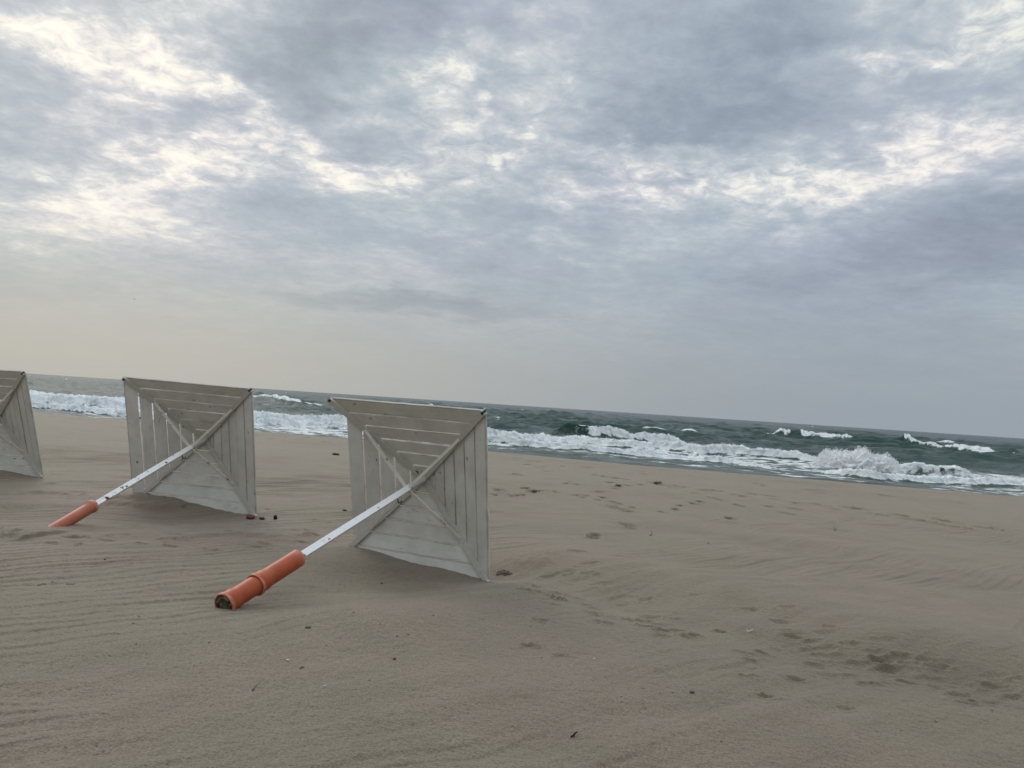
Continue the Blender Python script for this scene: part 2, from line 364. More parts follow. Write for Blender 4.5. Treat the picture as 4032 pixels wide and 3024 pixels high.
def board_material(name='weathered_white_paint', wear=.695, a=(.615, .595, .53), b_=(.70, .68, .62), seam_shade=True):
    """white-painted planks: 'grain' attribute = (metres along, metres across, plank number)"""
    m, n, b = mat(name)
    g = n.attr('grain'); x, y, z = n.xyz(g)[0], n.xyz(g)[1], n.xyz(g)[2]
    zz = n.math('MULTIPLY', z, 7.31)
    gv = n.comb(n.math('MULTIPLY', x, 3.0), n.math('MULTIPLY', y, 60.0), zz)
    grain = n.noise(gv, 1, 4, .6, .6)
    blot = n.noise(n.comb(x, y, zz), 4.5, 5, .6)
    tone = n.noise(n.comb(zz, zz, zz), 1.3, 1)
    c = n.mix(n.map(tone, .3, .7), a, b_)
    c = n.mix(n.map(blot, .42, .75, 0, .55), c, (.43, .405, .345))
    c = n.mix(n.map(grain, .55, .85, 0, .35), c, (.42, .40, .36))
    if seam_shade:                      # shade of the seams between boards, painted into the colour
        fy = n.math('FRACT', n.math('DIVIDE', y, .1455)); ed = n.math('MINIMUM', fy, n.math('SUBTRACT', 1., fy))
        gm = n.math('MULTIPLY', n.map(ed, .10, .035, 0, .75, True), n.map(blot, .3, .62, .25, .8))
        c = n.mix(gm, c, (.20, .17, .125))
    # knots showing through as small brown stains
    kd = n.voro(n.comb(n.math('MULTIPLY', x, 4.2), n.math('MULTIPLY', y, 6.5), zz), 1.0)
    kn = n.math('MULTIPLY', n.map(kd, .095, .055), n.map(n.noise(gv, 2.2, 2), .36, .5))
    c = n.mix(n.math('MULTIPLY', kn, .75), c, (.10, .075, .05))
    # flaked paint down to grey-brown wood
    fl = n.noise(n.comb(n.math('MULTIPLY', x, 9.0), n.math('MULTIPLY', y, 26.0), zz), 1.0, 4, .65)
    flm = n.map(fl, wear - .01, wear + .01)
    c = n.mix(flm, c, (.085, .065, .05))
    # long drying cracks
    ck = n.noise(n.comb(n.math('MULTIPLY', x, 1.1), n.math('MULTIPLY', y, 34.0), zz), 1.0, 2, .5)
    ckm = n.math('MULTIPLY', n.map(n.math('ABSOLUTE', n.math('SUBTRACT', ck, .5)), .006, .0), n.map(n.noise(n.comb(x, y, zz), 3.0, 2), .56, .64))
    c = n.mix(n.math('MULTIPLY', ckm, .7), c, (.09, .075, .06))
    n.put(b.inputs['Base Color'], c)
    b.inputs['Roughness'].default_value = .62; b.inputs['Specular IOR Level'].default_value = .35
    h = n.math('SUBTRACT', n.math('MULTIPLY', grain, .4), n.math('ADD', flm, ckm))
    n.put(b.inputs['Normal'], n.bump(h, .0015, .6))
    return m

def metal_paint(name, lo):
    m, n, b = mat(name)
    p = n.coord()
    r = n.noise(p, 16, 5, .62); big = n.noise(p, 2.3, 3, .5)
    rm = n.map(n.math('ADD', r, n.math('MULTIPLY', n.math('SUBTRACT', big, .5), .35)), lo, lo + .02)
    halo = n.map(n.math('ADD', r, n.math('MULTIPLY', n.math('SUBTRACT', big, .5), .35)), lo - .10, lo + .01, 0, .6)
    c = n.mix(halo, (.84, .84, .825), (.64, .58, .46))
    c = n.mix(rm, c, n.mix(n.noise(p, 60, 3), (.035, .022, .015), (.16, .07, .03)))
    n.put(b.inputs['Base Color'], c)
    n.put(b.inputs['Roughness'], n.map(rm, 0, 1, .62, .9)); b.inputs['Specular IOR Level'].default_value = .3
    n.put(b.inputs['Normal'], n.bump(n.math('SUBTRACT', n.math('MULTIPLY', n.noise(p, 90, 2), .15), rm), .0015, .7))
    return m

def pipe_material(name, col, pale):
    m, n, b = mat(name)
    p = n.coord()
    blot = n.noise(p, 9, 5, .6); dust = n.noise(p, 3.5, 4, .6)
    c = n.mix(n.map(blot, .35, .7, 0, .7), col, tuple(x * .78 for x in col))
    c = n.mix(n.map(dust, .48, .72, 0, .45), c, pale)
    x, y, z = n.xyz(p)
    sc = n.noise(n.comb(n.math('MULTIPLY', x, 55.), n.math('MULTIPLY', y, 55.), n.math('MULTIPLY', z, 7.)), 1.0, 3, .6, 1.2)
    c = n.mix(n.map(sc, .63, .68, 0, .6), c, pale)
    rim = n.attr('wear', 'Fac')
    c = n.mix(n.math('MULTIPLY', rim, n.map(n.noise(p, 40, 3), .3, .6)), c, tuple(min(1, x * 1.25 + .03) for x in pale))
    n.put(b.inputs['Base Color'], c)
    b.inputs['Roughness'].default_value = .5; b.inputs['Specular IOR Level'].default_value = .4
    n.put(b.inputs['Normal'], n.bump(n.noise(p, 70, 4), .0015, .5))
    return m

def plug_material():
    m, n, b = mat('rotten_wood_core')
    p = n.coord()
    v = n.noise(p, 22, 5, .65, .8)
    c = n.ramp(v, [(.36, (.006, .006, .005)), (.47, (.03, .028, .015)), (.54, (.12, .105, .05)), (.7, (.22, .19, .11))])
    n.put(b.inputs['Base Color'], c); b.inputs['Roughness'].default_value = .9
    n.put(b.inputs['Normal'], n.bump(v, .012, 1))
    return m

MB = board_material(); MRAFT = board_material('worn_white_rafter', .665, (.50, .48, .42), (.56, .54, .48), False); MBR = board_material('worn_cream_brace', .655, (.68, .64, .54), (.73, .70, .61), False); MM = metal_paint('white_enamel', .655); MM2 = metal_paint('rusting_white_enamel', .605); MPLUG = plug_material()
MP1 = pipe_material('orange_plastic', (.40, .072, .018), (.44, .18, .11))
MP2 = pipe_material('faded_orange_plastic', (.42, .115, .060), (.46, .22, .15))
MRUST = simple('rusty_iron', (.035, .024, .018), .85, .5, 60, (.10, .045, .02), .002)

# ------------------------------------------------------------------ mesh building
def obj(name, bm, m, parent=None, smooth=False, bevel=0.0):
    if bevel:
        ed = [e for e in bm.edges if len(e.link_faces) == 2 and e.calc_face_angle(0) > .5]
        vals = {}
        bmesh.ops.bevel(bm, geom=ed, offset=bevel, segments=1, affect='EDGES', profile=.6)
    bmesh.ops.recalc_face_normals(bm, faces=bm.faces)
    me = bpy.data.meshes.new(name); bm.to_mesh(me); bm.free()
    if smooth:
        me.polygons.foreach_set('use_smooth', np.ones(len(me.polygons), bool))
    me.materials.append(m)
    o = bpy.data.objects.new(name, me); COL.objects.link(o)
    if parent: o.parent = parent
    return o

def gl(bm): return bm.verts.layers.float_vector.get('grain') or bm.verts.layers.float_vector.new('grain')

def prism(bm, poly, nrm, th, gfun=None, seed=0., chip=0.0):
    """plate: polygon `poly` (inner face) thickened by th along -nrm; poly edges are subdivided and chipped a little"""
    L = gl(bm); rnd = random.Random(int(seed * 1000) + 5)
    pts = []
    for i in range(len(poly)):
        a, b2 = poly[i], poly[(i + 1) % len(poly)]
        k = max(1, int((b2 - a).length / .07))
        inward = nrm.cross(b2 - a).normalized()
        for j in range(k):
            q = a.lerp(b2, j / k)
            if chip and j > 0 and (b2 - a).length > .3: q = q + inward * abs(rnd.gauss(0, chip)) * (3.0 if rnd.random() < .06 else 1)
            pts.append(q)
    ci = [bm.verts.new(p) for p in pts]; co = [bm.verts.new(p - nrm * th) for p in pts]
    for v, p in zip(ci + co, pts + pts):
        g = gfun(p) if gfun else (p.x, p.y)
        v[L] = (g[0], g[1], seed)
    for v in co: v[L] = (v[L][0], v[L][1] + .013, seed)
    bm.faces.new(ci); bm.faces.new(co[::-1])
    n = len(pts)
    for i in range(n):
        bm.faces.new((ci[i], co[i], co[(i + 1) % n], ci[(i + 1) % n]))

def bar(bm, a, b2, w, h, upv, seed=0., segs=1):
    """rectangular bar from a to b2; w across, h along upv"""
    L = gl(bm); d = (b2 - a); ln = d.length; d.normalize()
    s = d.cross(upv).normalized(); t = s.cross(d).normalized()
    rings = []
    for i in range(segs + 1):
        c = a + d * ln * i / segs
        r = []
        for k, (p, q) in enumerate(((-1, -1), (1, -1), (1, 1), (-1, 1))):
            v = bm.verts.new(c + s * p * w / 2 + t * q * h / 2)
            v[L] = (ln * i / segs, (p * w + q * h) * .5, seed); r.append(v)
        rings.append(r)
    for i in range(segs):
        for k in range(4):
            bm.faces.new((rings[i][k], rings[i][(k + 1) % 4], rings[i + 1][(k + 1) % 4], rings[i + 1][k]))
    bm.faces.new(rings[0][::-1]); bm.faces.new(rings[-1])

def lathe(bm, prof, seg=40, center=Vector((0, 0, 0)), wear=None, ovality=0.0):
    """profile of (radius, z) points turned round local z; `wear` marks the worn rim vertices"""
    L = bm.verts.layers.float.get('wear') or bm.verts.layers.float.new('wear')
    rings = []
    for i, (r, z) in enumerate(prof):
        ring = []
        for k in range(seg):
            a = 2 * math.pi * k / seg
            v = bm.verts.new(center + Vector((r * math.cos(a), r * math.sin(a), z)))
            v[L] = wear[i] if wear else 0
            ring.append(v)
        rings.append(ring)
    for i in range(len(rings) - 1):
        for k in range(seg):
            bm.faces.new((rings[i][k], rings[i][(k + 1) % seg], rings[i + 1][(k + 1) % seg], rings[i + 1][k]))
    return rings

HP, SZ = .34884, 1.6         # depth of the wooden pyramid, side of its square
def umbrella(R, t, tP, tE, label, kind):
    root = bpy.data.objects.new('beach_umbrella', None); COL.objects.link(root)
    root.empty_display_size = .2
    m = Matrix([list(R[i]) + [t[i]] for i in range(3)] + [[0, 0, 0, 1]]); m[2][3] += EYE
    # the empty stands where the square meets the sand
    root.matrix_world = m
    root['label'] = label; root['category'] = 'umbrella'; root['group'] = 'fallen wooden beach umbrellas in a row'
    a = SZ / 2; A = Vector((0, 0, -HP))
    sd = {'near': 1, 'middle': 2, 'far': 3}[kind]
    # four planked panels; order top, right, bottom, left
    corners = [Vector((-a, a, 0)), Vector((a, a, 0)), Vector((a, -a, 0)), Vector((-a, -a, 0))]
    for pi in range(4):
        c0, c1 = corners[pi], corners[(pi + 1) % 4]
        n = (c1 - c0).cross(A - c0); n.normalize()
        if n.z < 0: n = -n
        e = (c1 - c0).normalized(); cr = n.cross(e); cr.normalize()
        bm = bmesh.new(); gl(bm)
        N = 6; gap0 = {0: .019, 1: .010, 2: .010, 3: .019}[pi]
        if pi == 3 and kind == 'near': gap0 = .021
        rr = random.Random(sd * 10 + pi)
        for k in range(N):
            if pi == 3 and kind == 'near' and k == 0: continue     # outermost board is missing
            g = gap0 * rr.uniform(.75, 1.25) / .873
            f0 = k / N + (g / 2 if k else 0); f1 = (k + 1) / N - (g / 2 if k < N - 1 else 0)
            if k == N - 1: f1 = .985
            if kind == 'near' and pi == 0 and k in (0,): f1 += .006
            p0, p1 = c0.lerp(A, f0), c1.lerp(A, f0); q0, q1 = c0.lerp(A, f1), c1.lerp(A, f1)
            off = n * rr.uniform(-.005, .004)
            # draw the boards' ends in a little from the hip so that neighbouring panels do not overlap
            sh = e * .010
            lift = n * (.006 * rr.uniform(-1, 1))
            poly = [p0 + sh + off, p1 - sh + off + lift, q1 - sh * .9 + off + lift, q0 + sh * .9 + off]
            seed = sd * 40 + pi * 7 + k + rr.random()
            prism(bm, poly, n, .019, lambda p, c0=c0, e=e, cr=cr: ((p - c0).dot(e), (p - c0).dot(cr)), seed, .0012)
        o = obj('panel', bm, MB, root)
        if pi == 3 and kind == 'near': o['label'] = 'planked panel with its outermost board missing'
    # hip rafters on the inner side
    RAFT = []
    for pi in range(4):
        c = corners[pi]; bm = bmesh.new()
        d = (A - c).normalized(); inn = Vector((0, 0, 1)) - d * d.z; inn.normalize()
        bar(bm, c + inn * .012 + d * .004, A + inn * .016 - d * .02, .048, .042, inn, sd * 50 + pi, 6)
        RAFT.append(obj('rafter', bm, MRAFT, root, bevel=.004))
    # thin braces from the rafters to the pole
    for pi in range(4):
        c = corners[pi].lerp(A, .375 if pi != 2 else .41)
        d = (A - corners[pi]).normalized(); inn = Vector((0, 0, 1)) - d * d.z; inn.normalize()
        bm = bmesh.new()
        out = Vector((corners[pi].x, corners[pi].y, 0)).normalized()
        bar(bm, c + inn * .03 + d * .0, Vector((0, 0, .0)) + out * .022, .026, .022, Vector((0, 0, 1)), sd * 60 + pi, 5)
        obj('brace', bm, MBR, root, bevel=.003)
    # iron straps over the upper corners
    for pi in (0, 1):
        c = corners[pi]; bm = bmesh.new()
        d = (A - c).normalized(); inn = Vector((0, 0, 1)) - d * d.z; inn.normalize()
        out = Vector((c.x, c.y, 0)).normalized()
        s = d.cross(inn)
        bar(bm, c + inn * .033 + d * .002, c + inn * .033 + d * .028, .024, .003, inn, 1)
        bar(bm, c + out * .004 + inn * .034, c + out * .004 - inn * .004, .020, .003, out, 2)
        obj('corner_strap', bm, MRUST, RAFT[pi], bevel=.001)
    # outer lath along the lower edge
    bm = bmesh.new()
    bar(bm, Vector((-a + .03, -a - .003, -.012)), Vector((a - .03, -a - .003, -.012)), .016, .034, Vector((0, .25, 1)), sd + 70, 14)
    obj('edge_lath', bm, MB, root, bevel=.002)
    # pole: square tube along local z
    bm = bmesh.new()
    bar(bm, Vector((0, 0, -HP + .03)), Vector((0, 0, tE - .12)), .052, .052, Vector((.643, .766, 0)), 3, 30)
    pole = obj('pole', bm, MM if kind == 'near' else MM2, root, bevel=.003)
    # sleeve clamping the braces
    bm = bmesh.new(); bar(bm, Vector((0, 0, -HP + .02)), Vector((0, 0, -.02)), .060, .060, Vector((.643, .766, 0)), 4, 6)
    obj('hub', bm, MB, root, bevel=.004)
    # dark hook on the pole
    bm = bmesh.new(); prev = None
    pts = [Vector((.012, -.027, .20)), Vector((.016, -.045, .205)), Vector((.022, -.062, .20)), Vector((.026, -.070, .185)), Vector((.027, -.066, .168)), Vector((.026, -.056, .158))]
    for p, q in zip(pts, pts[1:]): bar(bm, p, q + (q - p) * .1, .008, .008, Vector((1, 0, 0)), 5)
    obj('hook', bm, MRUST, pole)
    # plastic pipe foot, own axis along local z
    def pipe(z0, z1, r, mt, socket=True, lip=False):
        bm = bmesh.new(); t_ = .0045
        P = []
        W = []
        if lip:
            P += [(r - .012, z0 + .004), (r - .004, z0), (r + .005, z0), (r + .007, z0 + .012), (r + .006, z0 + .035), (r, z0 + .042)]; W += [1, 1, 1, .7, .4, 0]
        else:
            P += [(r - .012, z0 + .003), (r - .003, z0), (r, z0 + .004), (r, z0 + .03)]; W += [1, 1, 1, .4]
        nz = 8
        zs = z1 - (.105 if socket else .0)
        for i in range(1, nz): P.append((r, z0 + .05 + (zs - z0 - .05) * i / nz)); W.append(0)
        if socket:
            P += [(r, zs), (r + .007, zs + .014), (r + .0075, zs + .05), (r + .007, zs + .075), (r + .013, zs + .080), (r + .0145, zs + .090), (r + .0135, zs + .101), (r + .0105, zs + .105), (r + .003, zs + .105), (r + .001, zs + .100), (r + .001, zs + .03)]
            W += [0, 0, 0, 0, .2, .6, 1, 1, .8, 0, 0]
        else:
            P += [(r, z1 - .01), (r - .002, z1), (r - t_, z1), (r - t_, z1 - .1)]; W += [.5, 1, 1, 0]
        lathe(bm, P, 44, wear=W)
        o = obj('foot_pipe', bm, mt, root, smooth=True)
        return o
    mt = MP1 if kind == 'near' else MP2
    r = .065 if kind == 'near' else .056
    if kind == 'near':
        zm = tP + .47
        pp = pipe(tP, zm, r, mt, True); pl = pipe(zm - .06, tE, r, mt, True)
    else:
        pp = pipe(tP, tE + .12, r, mt, False, True)
    bm = bmesh.new(); rg = lathe(bm, [(.0005, tP + .006), (.03, tP + .005), (r - .008, tP + .002)], 24)
    obj('end_cap', bm, mt, pp, smooth=True)
    if kind == 'near':
        bm = bmesh.new(); seg = 30; pr = []
        rg = lathe(bm, [(r - .001, tE - .02), (r - .004, tE - .004), (.046, tE + .003), (.03, tE + .001), (.015, tE + .005), (.0005, tE + .003)], seg)
        for ring in rg[1:]:
            for v in ring: v.co.z += random.gauss(0, .004)
        obj('wooden_core', bm, MPLUG, pl, smooth=True)
    return root

U = [
 ([[.9287, -.0782, -.3625], [-.3706, -.2271, -.9006], [-.012, .9707, -.2399]], (-.8966, 7.1075, -.8349), 1.603, 2.368,
  'fallen white umbrella nearest the camera, its bright orange pipe foot showing a rotten open end', 'near'),
 ([[.9915, -.0126, -.1292], [-.1275, -.2817, -.951], [-.0244, .9594, -.2809]], (-3.7818, 9.21, -.7618), 1.743, 2.345,
  'fallen white umbrella with faded salmon pipe foot sunk in sand, red stone beside it', 'middle'),
 ([[.9946, -.0419, -.0946], [-.103, -.3211, -.9414], [.0091, .9461, -.3237]], (-7.5635, 11.0696, -.7528), 1.70, 2.30,
  'farthest fallen white umbrella, cut off by the left edge with its pole out of view', 'far')]
for u in U: umbrella(*u)

# ------------------------------------------------------------------ sea
bore2 = ([-80, -45, -30, -22, -18, -10, -3, 3, 10, 13, 15], [2.6, 2.4, 3.2, 8, 11, 8, 5.6, 4.8, 5.9, 6.3, 6.6])
bore1 = ([-80, -39, -20, -8, 0, 6.7, 13, 16.5, 18], [11, 12, 15.5, 17.2, 19.5, 17.8, 18.2, 16.5, 14])
front3 = ([15, 17.4, 18.7, 20.3, 22.9, 26.6, 40, 60], [8.6, 7.4, 6.2, 7.1, 8.6, 9.3, 10, 10])
curl = ([-9, -4.4, -1.4, 1.5, 4.4, 8], [26.6, 26.8, 27.4, 28.6, 30.2, 32])
barrel = ([19, 21, 23, 26, 33, 60], [12.5, 12.2, 12.0, 12.2, 13.5, 15])
green = ([-34, -25, -20, -14], [55, 57.5, 59.5, 62])
outer = ([8, 12.6, 17, 25, 29, 32, 38, 45, 90], [109, 108, 102.5, 101.5, 105, 101, 88, 77.5, 72])
leftw = ([-140, -107, -78, -60], [128, 120, 97, 90])
leftb = ([-120, -60, -40, -24], [26, 22, 22, 24])

def tri(x, a, b, c, d):
    return sstep(a, b, x) * (1 - sstep(c, d, x))

def ocean(X, Y):
    z = np.zeros_like(X); DX = np.zeros_like(X); DY = np.zeros_like(X)
    rg = np.random.default_rng(5)
    dist = np.hypot(X, Y)
    for i in range(80):
        lam = .8 * (26 / .8) ** (i / 79.0) * rg.uniform(.92, 1.08)
        th = rg.normal(0, .42 + .35 * (lam < 5)) + .12
        k = 2 * np.pi / lam
        dx, dy = -(SN[0] * math.cos(th) + SD[0] * math.sin(th)), -(SN[1] * math.cos(th) + SD[1] * math.sin(th))
        a = .0128 * lam ** .72
        ph = k * (X * dx + Y * dy) + rg.uniform(0, 6.28)
        fade = 1 - sstep(60 * lam, 160 * lam, dist)
        s, c = np.sin(ph), np.cos(ph)
        z += a * fade * c
        DX -= .85 * a * fade * dx * s; DY -= .85 * a * fade * dy * s
    return z, DX, DY

def ridge(u, v, line, H, wf, wb, wob=.5, seed=0):
    vf = np.interp(u, line[0], line[1]) + wob * fbm(u * .35, 0 * u + seed * 3.1, 3, 200 + seed)
    s = v - vf
    h = np.where(s < 0, np.exp(-(s / wf) ** 2), np.exp(-(s / wb) ** 2))
    return H * h, s

def sea_z(X, Y, A, R):
    u, v = shore(X, Y)
    z, DX, DY = ocean(X, Y)
    shallow = .20 + .80 * sstep(14, 75, v)
    gust = .75 + .5 * np.clip(.5 + fbm(X * .012, Y * .02, 3, 301), 0, 1)
    z *= shallow * gust; DX *= shallow; DY *= shallow
    foam = np.zeros_like(z); tint = np.zeros_like(z)
    n1 = fbm(u * .45, v * 1.3, 4, 310); n2 = fbm(u * 1.6, v * 3.2, 4, 320); n3 = fbm(u * .14, v * .35, 3, 330)
    surf = lambda a: np.clip(a, 0, 1)
    def add(line, H, wf, wb, seed, top, front, back, blen, wob=.5, lump=.10):
        """breaker: H height along u; foam on the top/front face and trailing behind"""
        nonlocal z, foam, DX, DY
        Hn = H * (1 + .25 * fbm(u * .5, 0 * u + seed, 3, 400 + seed))
        h, s = ridge(u, v, line, Hn, wf, wb, wob, seed)
        rel = np.where(Hn > .02, h / np.maximum(Hn, .02), 0)
        f = np.maximum(front * sstep(.12, .4, rel) * (s <= 0.05), top * sstep(.70, .95, rel))
        f = np.maximum(f, back * (s > 0) * (1 - sstep(blen * .3, blen, s)))
        f = f * sstep(.02, .12, Hn)
        z += h + f * lump * (.5 * n2 + .9 * fbm(u * 4.2, v * 5.5, 3, 430 + seed)) * sstep(.15, .5, rel)
        # crests lean to the shore
        lean = .45 * h * rel * (s < wb * .5)
        DX -= SN[0] * lean; DY -= SN[1] * lean
        foam = np.maximum(foam, f)
    # wide foam of the surf zone
    b1 = np.interp(u, bore1[0], bore1[1]); b2 = np.interp(u, bore2[0], bore2[1])
    add(bore2, .42 * (1 - sstep(10, 15, u)), .45, 1.5, 1, .9, .95, .38, 8, .7)
    add(bore1, (.55 + .22 * (1 - sstep(-12, 0, u))) * (1 - sstep(15.5, 17.5, u)), .6, 1.7, 2, 1.0, 1.0, .36, 7, .9)
    add(front3, .40 * sstep(15.5, 18, u), .45, 1.6, 3, .95, .95, .38, 6, .6)
    add(barrel, tri(u, 19.6, 21, 23.6, 25.5) * .75 + .22 * sstep(25, 30, u), .55, 1.5, 4, .75 + .25 * sstep(23.6, 25, u), .12 + .6 * sstep(23.4, 24.4, u), .45, 4, .2)
    add(curl, .95 * tri(u, -6.5, -3.5, 5.0, 7.4), .75, 3.0, 5, .98 * sstep(-2.4, -1.2, u), 1.0 * sstep(-2.2, -1.2, u), .12, 2, .3, .14)
    add(green, 1.0 * tri(u, -33, -27, -20.5, -17), .9, 3.2, 6, .8 * (1 - sstep(-23, -21.5, u)), .0, .0, 2, .3)
    gapo = np.clip(1 - tri(u, 16.6, 17.0, 18.2, 18.7) - tri(u, 28.4, 29, 31.3, 32.2), 0, 1)
    add(outer, .95 * tri(u, 11.5, 15, 90, 120) * (1 - .45 * tri(u, 31, 33, 37, 40)), 1.0, 4.0, 7, .98 * gapo, .82 * gapo * (1 - .6 * tri(u, 31, 33, 37, 40)), .12, 4, 1.0, .14)
    add(leftw, .8 * tri(u, -130, -108, -84, -70), 1.0, 4.0, 8, .95, .55, .15, 4, .8)
    add(leftb, .75 * tri(u, -110, -70, -40, -27), .9, 3.5, 9, .95, .75, .5, 6, 1.2)
    rg = np.random.default_rng(77)
    caps = [(-10.6, 58.5, 1.6, .55), (-6.3, 118, 1.6, .6), (-69, 222, 6, .9), (-88, 240, 12, 1.0), (-375, 300, 30, 1.2), (33, 560, 7, 1.1), (43, 580, 5, 1.1), (-15, 75, 2, .5), (52, 160, 3, .7), (-30, 140, 3, .7), (8, 190, 3, .7)]
    for i in range(120):
        vv = 36 * (1200 / 36) ** rg.uniform(.05, 1); uu = rg.uniform(-1.1, .8) * (vv + 35) + 13
        caps.append((uu, vv, rg.uniform(.5, 1.5) * (1 + vv / 120), rg.uniform(.3, .55) * (1 + .25 * (vv > 150))))
    rr = R[:, 0]; aa = A[0]
    for (cu, cv, L, H) in caps:
        x, y = unshore(cu, cv); d = math.hypot(x, y); a = math.atan2(x, y); e = L * 2.5 + 3
        i0, i1 = np.searchsorted(rr, [d - e, d + e]); j0, j1 = np.searchsorted(aa, [a - e / d, a + e / d])
        if i1 <= i0 or j1 <= j0: continue
        sl = np.s_[i0:i1, j0:j1]
        s = v[sl] - cv - .15 * L * perlin(u[sl] * 1.2 / L, 0 * u[sl] + cu, 7); du = (u[sl] - cu) / L
        h = H * .6 * np.exp(-du ** 2) * np.where(s < 0, np.exp(-(s / .6) ** 2), np.exp(-(s / 2.0) ** 2))
        z[sl] += h
        foam[sl] = np.maximum(foam[sl], np.exp(-du ** 4) * np.where(s < 0, np.exp(-(s / .5) ** 2), np.exp(-(s / .9) ** 2)) * .95)
    # thin drifting foam
    st = .28 + .30 * n1 + .22 * n3
    zone = sstep(-.5, 1.5, v) * (1 - sstep(16, 30, v)) * .62 + .24 * (1 - sstep(60, 160, v)) * sstep(8, 14, v)
    left = .22 * (1 - sstep(-14, 2, u)) * tri(v, 1, 4, 24, 40)
    foam = np.maximum(foam, surf(zone * (.62 + .5 * n1) + left))
    strands = tri(u, -14, -8, -4, 0) * tri(v, 16, 19, 24, 26.5) * .42
    foam = np.maximum(foam, strands)
    # lapping edge
    edge = np.interp(u, np.arange(-80, 81, 1.6), .9 * np.random.default_rng(8).normal(0, .35, 101)) + .25 * n1
    foam = np.maximum(foam, .8 * np.exp(-((v - edge) / .22) ** 2) * np.clip(.5 + n3, .1, 1))
    z = SEA + z * 1.0 + .02 * foam * n2
    z += .02 * sstep(1.5, -.5, v) if False else 0
    g = np.clip(z - SEA, 0, 1.2)
    global SEA_DATA
    SEA_DATA = (X + DX, Y + DY, z, foam)
    return X + DX, Y + DY, z, {'foam': np.clip(foam, 0, 1), 'crest': g}

rows = [24.0]
while rows[-1] < 60: rows.append(rows[-1] + .115)
while rows[-1] < 14000:
    r = rows[-1]; rows.append(r + max(.115, min(r * r / (769 * 2.6) * .17, r * .05)))
rows = np.array(rows)
azs = np.radians(np.concatenate([np.linspace(-100, -58, 50)[:-1], np.linspace(-58, -38, 200)[:-1], np.linspace(-38, 38, 1300)[:-1], np.linspace(38, 58, 200)[:-1], np.linspace(58, 80, 30)]))
print('sea', rows.size, azs.size)
sea = build_grid(azs, rows, sea_z, 'sea', cull=lambda X, Y: shore(X, Y)[1] > -3)

def sea_material():
    m, n, b = mat('sea_water')
    p = n.coord(); x, y, z = n.xyz(p)
    uu = n.math('ADD', n.math('MULTIPLY', x, float(SD[0])), n.math('MULTIPLY', n.math('SUBTRACT', y, SB), float(SD[1])))
    vv = n.math('ADD', n.math('MULTIPLY', x, float(SN[0])), n.math('MULTIPLY', n.math('SUBTRACT', y, SB), float(SN[1])))
    q = n.comb(n.math('MULTIPLY', uu, .42), vv, z)
    amt = n.attr('foam', 'Fac'); cr = n.attr('crest', 'Fac')
    f1 = n.noise(q, 3.2, 7, .70, .6); f2 = n.noise(n.comb(n.math('MULTIPLY', uu, .25), vv, 0.), 1.1, 4, .6, .5)
    rg_ = n.noise(n.comb(n.math('MULTIPLY', uu, .55), vv, 0.), 1.5, 5, .6, 1.2)
    lace = n.math('SUBTRACT', 1., n.math('MULTIPLY', n.math('ABSOLUTE', n.math('SUBTRACT', rg_, .5)), 5.), clamp=True)
    fn = n.math('ADD', n.math('ADD', n.math('MULTIPLY', f1, .48), n.math('MULTIPLY', f2, .30)), n.math('MULTIPLY', lace, .22))
    f = n.map(n.math('ADD', n.math('MULTIPLY', amt, .70), fn), .82, 1.02, smooth=True)
    big = n.noise(n.comb(n.math('MULTIPLY', uu, .3), vv, 0.), .05, 4, .6)
    mot = n.noise(n.comb(n.math('MULTIPLY', uu, .28), vv, 0.), .9, 6, .68, .6); mot2 = n.noise(n.comb(n.math('MULTIPLY', uu, .22), vv, 0.), .22, 5, .65, .5)
    shal = n.map(vv, 2., 40., 1., 0.)
    deep = n.map(vv, 60., 400., 0., 1.)
    c = n.mix(deep, (.058, .090, .083), (.060, .086, .096))
    c = n.mix(n.map(big, .35, .65, 0, .6), c, (.036, .060, .058))
    c = n.mix(n.math('MULTIPLY', shal, .85), c, (.115, .135, .120))
    c = n.mix(n.map(cr, .35, 1.0, 0, .8), c, (.022, .060, .040))
    c = n.mix(n.map(mot, .52, .70, 0, .75), c, (.150, .185, .178))  # pale and dark reflections of the wave facets, painted into the water colour
    c = n.mix(n.map(mot2, .56, .72, 0, .5), c, (.120, .155, .150))
    c = n.mix(n.map(mot, .46, .34, 0, .6), c, (.020, .040, .038))
    foamc = n.mix(n.map(fn, .32, .66), (.38, .44, .43), (.84, .86, .86))
    n.put(b.inputs['Base Color'], n.mix(f, c, foamc))
    n.put(b.inputs['Roughness'], n.map(f, 0, 1, .17, .85))
    n.put(b.inputs['Specular IOR Level'], n.mix(f, n.comb(n.map(vv, 14., 200., .15, .06), 0., 0.), (.1, 0., 0.)))
    b.inputs['IOR'].default_value = 1.33
    w1 = n.noise(q, 1.3, 5, .62, .3); w2 = n.noise(n.comb(n.math('MULTIPLY', uu, .35), vv, 0.), .28, 5, .62, .3)
    b1 = n.bump(w2, 1.3, .8); b2 = n.bump(w1, .35, .9, b1)
    n.put(b.inputs['Normal'], n.bump(n.math('ADD', f1, n.math('MULTIPLY', f, .4)), .12, .6, b2))
    return m
sea.data.materials.append(sea_material())

